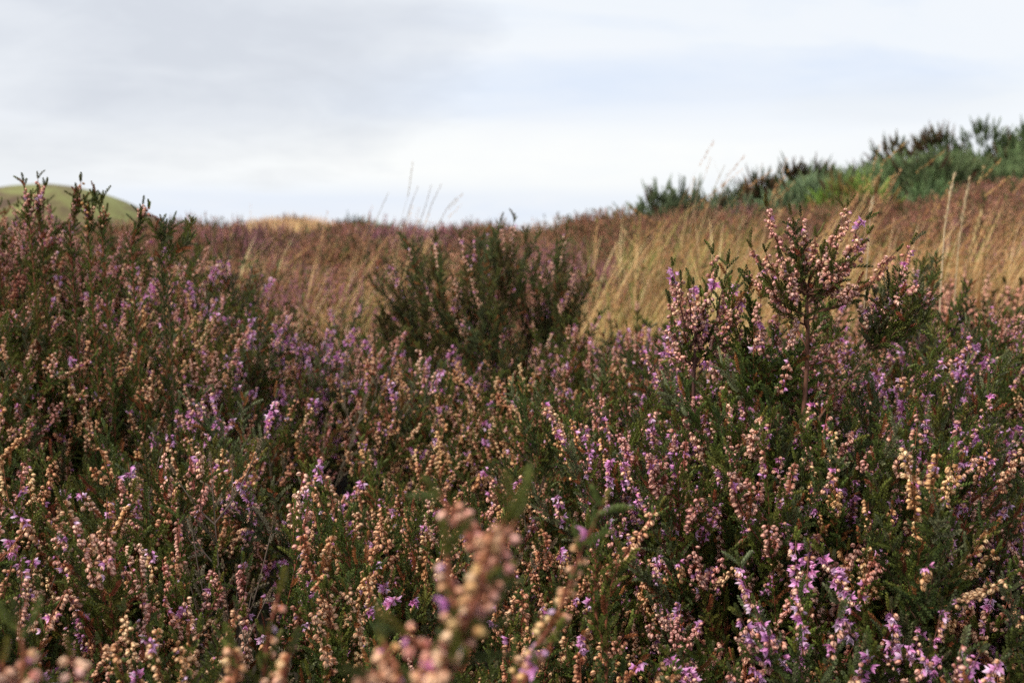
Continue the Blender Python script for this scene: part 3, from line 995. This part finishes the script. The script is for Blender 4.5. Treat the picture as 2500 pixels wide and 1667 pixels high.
fore('pink', 58, .38, (40, 1790), [
    ([(45, 1700), (60, 1600), (40, 1510)], (.15, .75), .0, 1.2), ([(20, 1720), (0, 1650), (10, 1600)], (.1, .97), .0, 1.2)],
    'out of focus heather sprig with dark green tip in the bottom left corner', lav=.08)

# 5. shoots of the left bush that stand against the sky and hill
for k, (seed, style, root_px, tip, label, rac) in enumerate([
    (61, 'pink', (75, 560), (57, 440), 'first upright heather shoot on the left bush with pink bells against the hill', (.5, .85)),
    (62, 'pink', (100, 560), (92, 432), 'tallest pink tipped heather shoot of the left bush, crossing the hilltop', (.35, .95)),
    (63, 'pink', (170, 560), (197, 440), 'dark stemmed heather shoot curving right above the hill slope', (.75, .97)),
    (64, 'tan', (215, 580), (232, 470), 'short green tipped heather shoot in front of the hill slope', (.3, .7)),
    (65, 'tan', (250, 580), (250, 478), 'heather shoot with tan bells low on the hill slope', (.3, .75)),
    (66, 'pink', (320, 600), (349, 495), 'thin heather shoot with few bells at the foot of the hill', (.7, .97)),
    (67, 'green', (405, 650), (468, 538), 'leafy grey green heather shoot leaning right off the left bush', None),
    (68, 'green', (390, 600), (402, 560), 'small green heather tip at the right shoulder of the left bush', None)]):
    rg = np.random.default_rng(seed); s = Sprig(style, rg); D = 1.36
    r_ = P(*root_px, D); base = np.array((r_[0], r_[1], ground(r_[0], r_[1]) - .01))
    pts = bez(r_, P(*tip, D), up=.1, rng=rg)
    s.path([base, (base + r_) / 2 + np.array((.006, .004, 0)), r_], 1.3e-3, 1e-3, None, (.3, 1), leafgap=3e-3, tip=False)
    s.path(pts, .9e-3, .35e-3, rac, (.02, 1), leafgap=2.4e-3)
    for q in range(3 if style == 'green' else 2):
        j = int(rg.integers(1, 5)); B = basis(unit(pts[j + 1] - pts[j]), rg.uniform(0, 6.28))
        s.path(curve_pts(rg, pts[j], B[:, 2] * .8 + B[:, 0] * .5, rg.uniform(.02, .035), .5, 5, .1), .5e-3, .3e-3, (.4, .95) if style != 'green' else None, (.05, 1))
    sprig_thing(s, base, 'heather_shoot', label, 'heather shoots standing out of the left bush')

# ------------------------------------------------------------------ grass
STRAW = [(.72, .48, .23), (.60, .37, .16), (.82, .60, .33), (.44, .25, .105), (.66, .44, .20)]
GRN = [(.26, .29, .07), (.30, .30, .09), (.20, .25, .05)]
def tuft(seed, n, h=(.22, .60), green=.12, rad=.07, lean=.38, wide=1.0, pal=None):
    rg = np.random.default_rng(seed); a = Acc()
    for qq in range(n):
        if qq % 5 == 0:
            H0 = rg.uniform(*h); az0 = rg.uniform(0, 6.28); r0_ = rad * math.sqrt(rg.random()); dr0 = rg.uniform(.3, 1.8) ** 2 * .5; lean0 = lean * rg.uniform(.1, 1.5)
        H = H0 * rg.uniform(.85, 1.1); az = az0 + rg.normal(0, .14); r = r0_
        p = np.array((r * math.cos(az), r * math.sin(az), 0))
        d = unit((math.cos(az) * .22 + lean0, math.sin(az) * .22, 1))
        droop = dr0 * rg.uniform(.8, 1.2)
        col_ = np.array(GRN[rg.integers(3)] if rg.random() < green else (pal or STRAW)[rg.integers(5)]) * rg.uniform(.75, 1.1)
        w = rg.uniform(1.0, 3.4) * 1e-3 * wide; ns = 6
        fd = unit((d[0] + rg.normal(0, .3), d[1] + rg.normal(0, .3), 0)); side = np.array((-fd[1], fd[0], 0))
        V, C = [], []
        for i in range(ns + 1):
            t = i / ns; ww = w * (1 - t) ** .6 + .15e-3
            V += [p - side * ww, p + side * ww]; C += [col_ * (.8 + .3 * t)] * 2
            d = unit(d + (fd * .5 + np.array((0, 0, -.55))) * droop / ns * (0.3 + 1.6 * t))
            p = p + d * H / ns
        a.add(V, grid_tris(ns + 1, 2), C)
        if rg.random() < .4:   # a feathery head
            for q in range(26):
                pp = p - d * rg.uniform(0, .09); o = rg.normal(0, .35, 3); dd = unit(d + o)
                sd = unit(np.cross(dd, (0.3, .9, .2))) * .9e-3
                a.add([pp, pp + dd * .004 + sd, pp + dd * .009, pp + dd * .004 - sd], [(0, 1, 2), (0, 2, 3)], [col_ * np.array((1.0, .85, .8))] * 4)
    return a.mesh('grass_tuft', [M_GRASS])
TUFTS = [tuft(900 + i, 60) for i in range(4)] + [tuft(910 + i, 60, (.25, .5), .5) for i in range(2)] + [tuft(920 + i, 60, (.16, .32), .05) for i in range(2)] + [tuft(930, 80, (.2, .4), 0, .10, .3, 3.0, [(.80, .62, .36), (.74, .56, .32), (.84, .68, .42), (.70, .52, .28), (.78, .60, .34)])]
gp, gr, gs, gi_ = [], [], [], []
def add_grass(x, y, s, k, zs=1.0):
    gp.append((x, y, ground(x, y) - .01)); gr.append((RNG.normal(0, .08), RNG.normal(0, .08), RNG.normal(0, .5))); gs.append((s, s, s * zs)); gi_.append(k)
for _ in range(2700):
    y = RNG.uniform(2.55, 5.0); x = RNG.uniform(-.62 * y, .75 * y)
    n = fbm(x, y, 1.1, 17); px = 1250 + FPX * x / y
    dens = (.10 + 1.15 * max(0, min(1, .5 + 3.2 * fbm(x, y, 1.7, 77)))) * float(sstep(1330, 1480, px + 80 * n)) * float(1 - sstep(3.5, 4.5, y + .9 * n))
    dens = max(dens, .62 * float(gauss(px, 0, 740, 0, 300, 1)) * (y > 3.1) * (y < 4.8) * (n > -.25))
    dens = max(dens, .12 if n > 0 else .03)
    if y < 3.0: dens *= (x > .3)
    if fbm(x, y, 1.5, 60) > .20 and px > 1250 and not 1440 < px < 1800: dens *= .12
    if 1440 < px < 1800 and 3.0 < y < 4.5: dens = max(dens, .6)
    if fbm(x, y, 2.6, 91) > .12: dens *= .25
    if RNG.random() > dens * .9: continue
    green = fbm(x, y, 1.6, 5.5) > .38 or (1440 < px < 1640 and RNG.random() < .3)
    k = int(RNG.integers(4, 6)) if green else int(RNG.integers(0, 4))
    s = RNG.uniform(.6, 1.15)
    if 1480 < px < 1800 and 3.6 < y < 4.4: s *= 1.05
    if px < 1300: s *= .80
    if y < 3.2: s *= .85
    add_grass(x, y, s, k)
for _ in range(1500):      # pale straw hummock far behind the brown heather
    y = RNG.uniform(12, 15.5); px = RNG.uniform(500, 880); x = (px - 1250) / FPX * y
    if RNG.random() > .35 + .65 * math.sin((px - 500) / 380 * math.pi): continue
    add_grass(x, y, RNG.uniform(.8, 1.1) * (.45 + .4 * math.sin((px - 500) / 380 * math.pi)), 8)
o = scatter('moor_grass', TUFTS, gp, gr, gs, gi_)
tag(o, 'dry straw coloured moor grass bending in the wind behind the heather', 'grass')

# single tall grass stalks one can count
def stalk(label, pts, D, w, head, color, feathery=.004, rg=None, group='single tall grass stalks'):
    rg = np.random.default_rng(abs(hash(label)) % 1000) if rg is None else rg
    pp = [P(*q, D) for q in pts]; low = pp[-1]
    base = np.array((low[0], low[1], ground(low[0], low[1]) - .01))
    line = np.array([base] + ([low] if low[2] > base[2] + .02 else []) + pp[:-1][::-1])
    t = np.linspace(0, len(line) - 1, 16)
    line = np.stack([np.interp(t, range(len(line)), line[:, i]) for i in range(3)], axis=1)
    a = Acc(); tube(a, line - base, w, w * .45, color, 4)
    root = empty('grass_stalk', base); tag(root, label, 'grass', group)
    obj('stalk', a.mesh('stalk', [M_GRASS]), root)
    a = Acc(); L = np.linalg.norm(line[-1] - line[-4]); 
    seg = np.linalg.norm(np.diff(line, axis=0), axis=1); cum = np.concatenate([[0], np.cumsum(seg)])
    for q in range(int(head * 900 * (2.2 if feathery < .004 else 1))):
        dd = cum[-1] - head * rg.random() ** .8
        i = min(np.searchsorted(cum, dd) - 1, len(seg) - 1); p = line[i] + (line[i + 1] - line[i]) * (dd - cum[i]) / seg[i]
        d0 = unit(line[i + 1] - line[i]); dr = unit(d0 + rg.normal(0, .22, 3)); sd = unit(np.cross(dr, rg.normal(0, 1, 3))) * feathery * .16
        up = np.cross(dr, sd); up = unit(up) * feathery * .12
        a.add([p, p + dr * feathery * .5 + sd, p + dr * feathery * 1.5, p + dr * feathery * .5 - sd, p + dr * feathery * .5 + up], [(0, 1, 4), (1, 2, 4), (2, 3, 4), (3, 0, 4)], [np.array(color) * rg.uniform(.8, 1.2)] * 5)
    for v in range(len(a.v)): a.v[v] = a.v[v] - base
    obj('seed_head', a.mesh('seed_head', [M_GRASS]), root, 'stuff')
PALE = (.68, .54, .34)
stalk('thick pale straw grass stalk with narrow head, tallest in front of the gorse', [(2330, 425), (2318, 480), (2306, 560), (2297, 700), (2290, 860)], 1.75, 1.5e-3, .075, PALE, .0065, np.random.default_rng(1))
stalk('fainter pale grass stalk just right of the thick straw stalk', [(2366, 440), (2355, 500), (2340, 600), (2325, 800)], 2.3, 1.3e-3, .09, (.6, .46, .29), .008, np.random.default_rng(2))
stalk('thin grass stalk with small hooked head right of the candelabra plant', [(2132, 482), (2124, 520), (2120, 600), (2108, 780)], 1.6, .9e-3, .025, PALE, .006, np.random.default_rng(3))
stalk('stout grass head bending left low beside the thick straw stalk', [(2395, 520), (2378, 580), (2352, 680), (2330, 800)], 2.6, 1.2e-3, .10, (.55, .38, .2), .010, np.random.default_rng(4))
for i, (pts, lab) in enumerate([
    ([(1008, 395), (998, 470), (978, 544), (940, 660)], 'tallest hair thin grass stalk against the sky left of the dark bush'),
    ([(1020, 457), (1003, 500), (985, 560), (950, 680)], 'hair thin grass stalk just right of the tallest one'),
    ([(1077, 451), (1053, 500), (1035, 560), (1010, 660)], 'grass stalk leaning right next to the dark bush'),
    ([(948, 472), (930, 510), (905, 570), (885, 690)], 'leftmost hair thin grass stalk against the sky'),
    ([(1116, 481), (1090, 510), (1060, 570), (1040, 640)], 'grass stalk crossing above the dark bush'),
    ([(1053, 451), (1040, 500), (1018, 560), (1000, 660)], 'faint grass stalk in the middle of the thin ones'),
    ([(1770, 402), (1748, 450), (1730, 500), (1700, 600)], 'tallest thin grass stalk against the sky before the gorse'),
    ([(1775, 425), (1765, 460), (1750, 510), (1730, 600)], 'thin grass stalk close to the tallest one before the gorse'),
    ([(1862, 399), (1845, 440), (1825, 490), (1800, 580)], 'thin grass stalk rising over the dark edge of the gorse'),
    ([(1706, 435), (1700, 480), (1690, 520), (1680, 620)], 'short thin grass stalk left of the gorse slope')]):
    stalk(lab, pts, 3.2, 0.5e-3, .10, (.42, .33, .22), .003, np.random.default_rng(20 + i))

# ------------------------------------------------------------------ brown heather of the middle distance
OCT = (np.array([(1, 0, 0), (0, 1, 0), (-1, 0, 0), (0, -1, 0), (0, 0, 1.2), (0, 0, -1.2)]) * 1.0,
       np.array([(0, 1, 4), (1, 2, 4), (2, 3, 4), (3, 0, 4), (1, 0, 5), (2, 1, 5), (3, 2, 5), (0, 3, 5)]), np.ones((6, 3)))
LEAFQ = (np.array([(0, -.3, 0), (0, .3, 0), (0, .25, 1), (0, -.25, 1)]), np.array([(0, 1, 2), (0, 2, 3)]), np.ones((4, 3)))
def far_clump(seed, pal, greens, n=70, H=.27, rad=.11):
    rg = np.random.default_rng(seed); a = Acc()
    bm, bpz, bc, lm, lp_, lc = [], [], [], [], [], []
    for _ in range(n):
        az = rg.uniform(0, 6.28); r = rad * math.sqrt(rg.random()); h = H * rg.uniform(.72, 1.08) * (1 - .25 * (r / rad) ** 2)
        p0 = np.array((r * math.cos(az), r * math.sin(az), h * .45)); d = unit((math.cos(az) * .4 * r / rad, math.sin(az) * .4 * r / rad, 1) + rg.normal(0, .12, 3))
        colr = np.array(pal[rg.integers(len(pal))]) * rg.uniform(.75, 1.15); L = h * .55
        tube(a, [p0 * (1, 1, 0), p0, p0 + d * L], 1.2e-3, .6e-3, (.13, .07, .045), 3)
        bare = rg.random() < .2
        for q in range(16):
            t = .35 + .65 * q / 16
            o = rg.normal(0, 1, 3); o = unit(o) * 3.4e-3
            if bare and rg.random() < .8: continue
            bm.append(basis(o) * 2.5e-3 * rg.uniform(.8, 1.2)); bpz.append(p0 + d * L * t + o); bc.append(colr * rg.uniform(.8, 1.2))
        g = np.array(greens[rg.integers(len(greens))])
        for q in range(22):
            t = rg.uniform(-.25, .75) if not bare else rg.uniform(0, 1); o = unit(rg.normal(0, 1, 3) + (0, 0, .8))
            lm.append(basis(o, rg.uniform(0, 6)) * np.array((1, .011, .013))[None, :] * 1.0 if False else basis(o, rg.uniform(0, 6)) @ np.diag((.004, .007, .013)))
            lp_.append(p0 + d * L * t); lc.append(g * rg.uniform(.7, 1.3))
    a.inst(OCT, bm, bpz, bc); a.inst(LEAFQ, lm, lp_, lc)
    return a.mesh('brown_heather_clump', [M_RUST])
RB = [(.52, .22, .13), (.44, .18, .10), (.58, .29, .18), (.38, .15, .10), (.54, .26, .19)]
RP = [(.50, .20, .26), (.42, .17, .23), (.55, .27, .30)]
PB = [(.78, .38, .26), (.70, .33, .21), (.82, .44, .32)]
OG = [(.10, .085, .03), (.08, .095, .028), (.13, .09, .035)]
FAR = [far_clump(1000 + i, RB, OG) for i in range(4)] + [far_clump(1010, RP, OG), far_clump(1011, PB, OG), far_clump(1012, PB, OG), far_clump(1013, RB, [(.07, .10, .03), (.09, .11, .03)], 80)]
fp, fr, fs, fi = [], [], [], []
for _ in range(7000):
    y = RNG.uniform(2.7, 13.5); x = RNG.uniform(-.62 * y, .62 * y)
    if RNG.random() > (.35 + .65 * y / 13.5): continue
    if RNG.random() > (1.0 if y < 9 else .6): continue
    px = 1250 + FPX * x / y
    if y > 8.6 and px > 1500: continue
    n = fbm(x, y, 1.1, 17); pr = fbm(x, y, .9, 41)
    inpatch = float(sstep(1330, 1480, px + 80 * n)) * float(1 - sstep(3.9, 4.8, y + .8 * n))
    gap = fbm(x, y, 1.5, 60) > .20 and y < 5 and px > 1250 and not 1440 < px < 1800
    if not gap and RNG.random() < inpatch * .62: continue
    if y < 3.4: k = int(RNG.integers(5, 7)) if RNG.random() < .75 else 7
    elif pr > .26 or (y > 5 and 430 < px < 760 and RNG.random() < .55 and 5 < y < 8): k = 4
    elif gap: k = int(RNG.choice([7, 7, 0, 4, 6]))
    elif fbm(x, y, 1.7, 3.3) > .22: k = 7
    else: k = int(RNG.integers(0, 4))
    s = RNG.uniform(.7, 1.3) * (.9 + .5 * fbm(x, y, 1.3, 8.8))
    if gap: s *= 1.2
    fp.append((x, y, ground(x, y) - .015)); fr.append((RNG.normal(0, .12), RNG.normal(0, .12), RNG.uniform(0, 6.28))); fs.append((s * 1.1, s * 1.1, s)); fi.append(k)
o = scatter('brown_heather', FAR, fp, fr, fs, fi)
tag(o, 'mass of brown and dusty purple heather covering the ridge behind the grass', 'heather')

# ------------------------------------------------------------------ gorse
def gorse_shoot(rg, L, w):
    V, F, C = [], [], []
    n = 46
    for i in range(n):
        t = i / n; az = i * 2.4; op = .75 - .35 * t
        ex = np.array((math.cos(az), math.sin(az), 0)); ey = np.array((-math.sin(az), math.cos(az), 0))
        l = w * (1.0 - .55 * t) * rg.uniform(.8, 1.2)
        b = np.array((0, 0, L * t)); tip = b + (ex * math.sin(op) + np.array((0, 0, math.cos(op)))) * l
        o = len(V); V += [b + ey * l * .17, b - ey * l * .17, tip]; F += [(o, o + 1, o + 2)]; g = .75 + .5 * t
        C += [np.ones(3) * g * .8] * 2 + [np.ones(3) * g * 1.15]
    return np.array(V), np.array(F), np.array(C)
rgq = np.random.default_rng(5)
GS = [gorse_shoot(rgq, L, .042) for L in (.09, .13, .18)]
PALG = {'blue': [(.21, .28, .155), (.18, .25, .125), (.24, .31, .17)], 'green': [(.23, .31, .14), (.26, .34, .16), (.19, .27, .115)], 'dark': [(.075, .115, .045), (.09, .125, .04), (.15, .09, .05)], 'bright': [(.28, .38, .08), (.24, .32, .08), (.30, .16, .06)], 'deep': [(.15, .22, .09), (.18, .25, .10)]}
def gorse_parts(seed, W, H, pal, n=420, brown=.05):
    rg = np.random.default_rng(seed); a = Acc(); st = Acc(); n = int(n * 1.7); H *= rg.uniform(.88, 1.06)
    lobes = [(rg.uniform(-.6, .6) * W / 2, rg.uniform(-.5, .5) * W / 2, rg.uniform(.5, 1.0), rg.uniform(.7, 1.3)) for _ in range(9)]
    L = [[], [], []]
    for _ in range(n):
        lx, ly, lh, tone = lobes[rg.integers(9)]
        az, el = rg.uniform(0, 6.28), math.asin(rg.uniform(-.15, 1))
        r = W * .20 * rg.uniform(.7, 1.05)
        p = np.array((lx + r * math.cos(az) * math.cos(el), ly + r * math.sin(az) * math.cos(el), H * lh * (.62 + .38 * math.sin(el))))
        d = unit(np.array((math.cos(az) * math.cos(el), math.sin(az) * math.cos(el), .6 + math.sin(el))) + rg.normal(0, .25, 3))
        k = int(rg.choice(3, p=[.4, .4, .2])); cc = np.array(PALG[pal][rg.integers(len(PALG[pal]))]) * rg.uniform(.75, 1.2) * tone
        if rg.random() < brown: cc = np.array((.16, .08, .04))
        L[k].append((basis(d, rg.uniform(0, 6)) * rg.uniform(.8, 1.2), p, cc))
    for k in range(3):
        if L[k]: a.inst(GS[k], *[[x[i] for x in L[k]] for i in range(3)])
    for lx, ly, lh, tone in lobes:
        for q in range(4):
            e = np.array((lx + rg.normal(0, W * .08), ly + rg.normal(0, W * .08), H * lh * .75))
            tube(st, [(lx * .2, ly * .2, 0), (lx * .6, ly * .6, H * lh * .35), e], .012, .005, (.08, .055, .035), 5)
    return a.mesh('spiny_foliage', [M_GORSE]), st.mesh('stems', [M_BARK])
def gorse(label, px, y, W, H, pal, seed, n=420, brown=.05):
    x = (px - 1250) / FPX * y
    f, s_ = gorse_parts(seed, W, H, pal, n, brown)
    root = empty('gorse_bush', (x, y, ground(x, y) - .02)); tag(root, label, 'bush', 'gorse bushes on the slope')
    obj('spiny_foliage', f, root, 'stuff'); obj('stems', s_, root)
gorse('small blue green gorse bush farthest left with spiky shoots against the sky', 1625, 8.4, .6, .46, 'blue', 1, 260)
gorse('tiny low gorse bush peeping over the brown heather ridge', 1535, 8.6, .4, .30, 'blue', 2, 130)
gorse('blue green gorse bush left of the dark gorse, behind grass stalks', 1745, 8.6, .7, .46, 'blue', 3, 300)
gorse('dark gorse bush with brown dead tips at the lower end of the row', 1850, 10.4, .8, .60, 'dark', 4, 480, .25)
gorse('pale blue green low gorse bush in front of the dark one', 1900, 8.7, .9, .52, 'blue', 5, 420)
gorse('dark gorse bush with a pointed brown top', 1965, 10.8, .8, .76, 'dark', 6, 520, .25)
gorse('bright yellow green gorse bush above the brown heather', 2045, 8.4, .75, .46, 'bright', 7, 380, .2)
gorse('dark gorse bush in the middle of the skyline row', 2090, 11.2, 1.0, .90, 'dark', 8, 520, .2)
gorse('broad mid green gorse bush in the middle of the slope', 2110, 9.4, 1.45, .60, 'green', 9, 800)
gorse('dark brown topped gorse bush on the skyline left of the tall green one', 2230, 11.4, 1.0, .98, 'dark', 10, 560, .3)
gorse('mid green gorse bush below the brown topped one', 2235, 9.6, 1.45, .72, 'green', 11, 800)
gorse('green gorse bush just above the reddish heather', 2190, 8.6, .8, .46, 'green', 12, 380)
gorse('tall green gorse bush with one shoot sticking up into the sky', 2345, 11.0, 1.1, .90, 'deep', 13, 620)
gorse('green gorse bush low behind the thick straw stalk', 2350, 9.2, 1.45, .66, 'green', 14, 700)
gorse('deep green gorse bush at the right edge of the skyline', 2450, 10.6, 1.4, 1.02, 'deep', 15, 640)
gorse('full green gorse bush at the right edge below the skyline', 2470, 9.6, 1.4, .74, 'green', 16, 800, .05)
gorse('outermost deep green gorse bush cut by the right edge', 2590, 10.4, 1.4, 1.1, 'deep', 17, 560)
gorse('low gorse bush far away beyond the brown ridge left of the dark heather bush', 905, 15.5, 1.0, .34, 'deep', 18, 240)
gorse('small dark gorse bush far away beside the pale straw hummock', 860, 15.0, .5, .38, 'dark', 19, 120)

# reddish heather bank in front of the gorse at the right edge
bank, br_, bs_, bi_ = [], [], [], []
for _ in range(620):
    px = RNG.uniform(2180, 2800); y = RNG.uniform(5.2, 7.8); x = (px - 1250) / FPX * y
    bank.append((x, y, ground(x, y) + .02)); br_.append((RNG.normal(0, .12), RNG.normal(0, .12), RNG.uniform(0, 6.28)))
    s = RNG.uniform(1.0, 1.5) * (.6 + .45 * float(sstep(2180, 2450, px))); bs_.append((s, s, s)); bi_.append(int(RNG.choice([0, 1, 2, 3, 4, 5], p=[.25, .2, .2, .15, .12, .08])))
o = scatter('reddish_heather', FAR, bank, br_, bs_, bi_)
tag(o, 'bank of reddish brown heather below the gorse at the right edge', 'heather')
print('objects', len(bpy.data.objects), 'carpet', len(pos), 'grass', len(gp), 'far', len(fp))
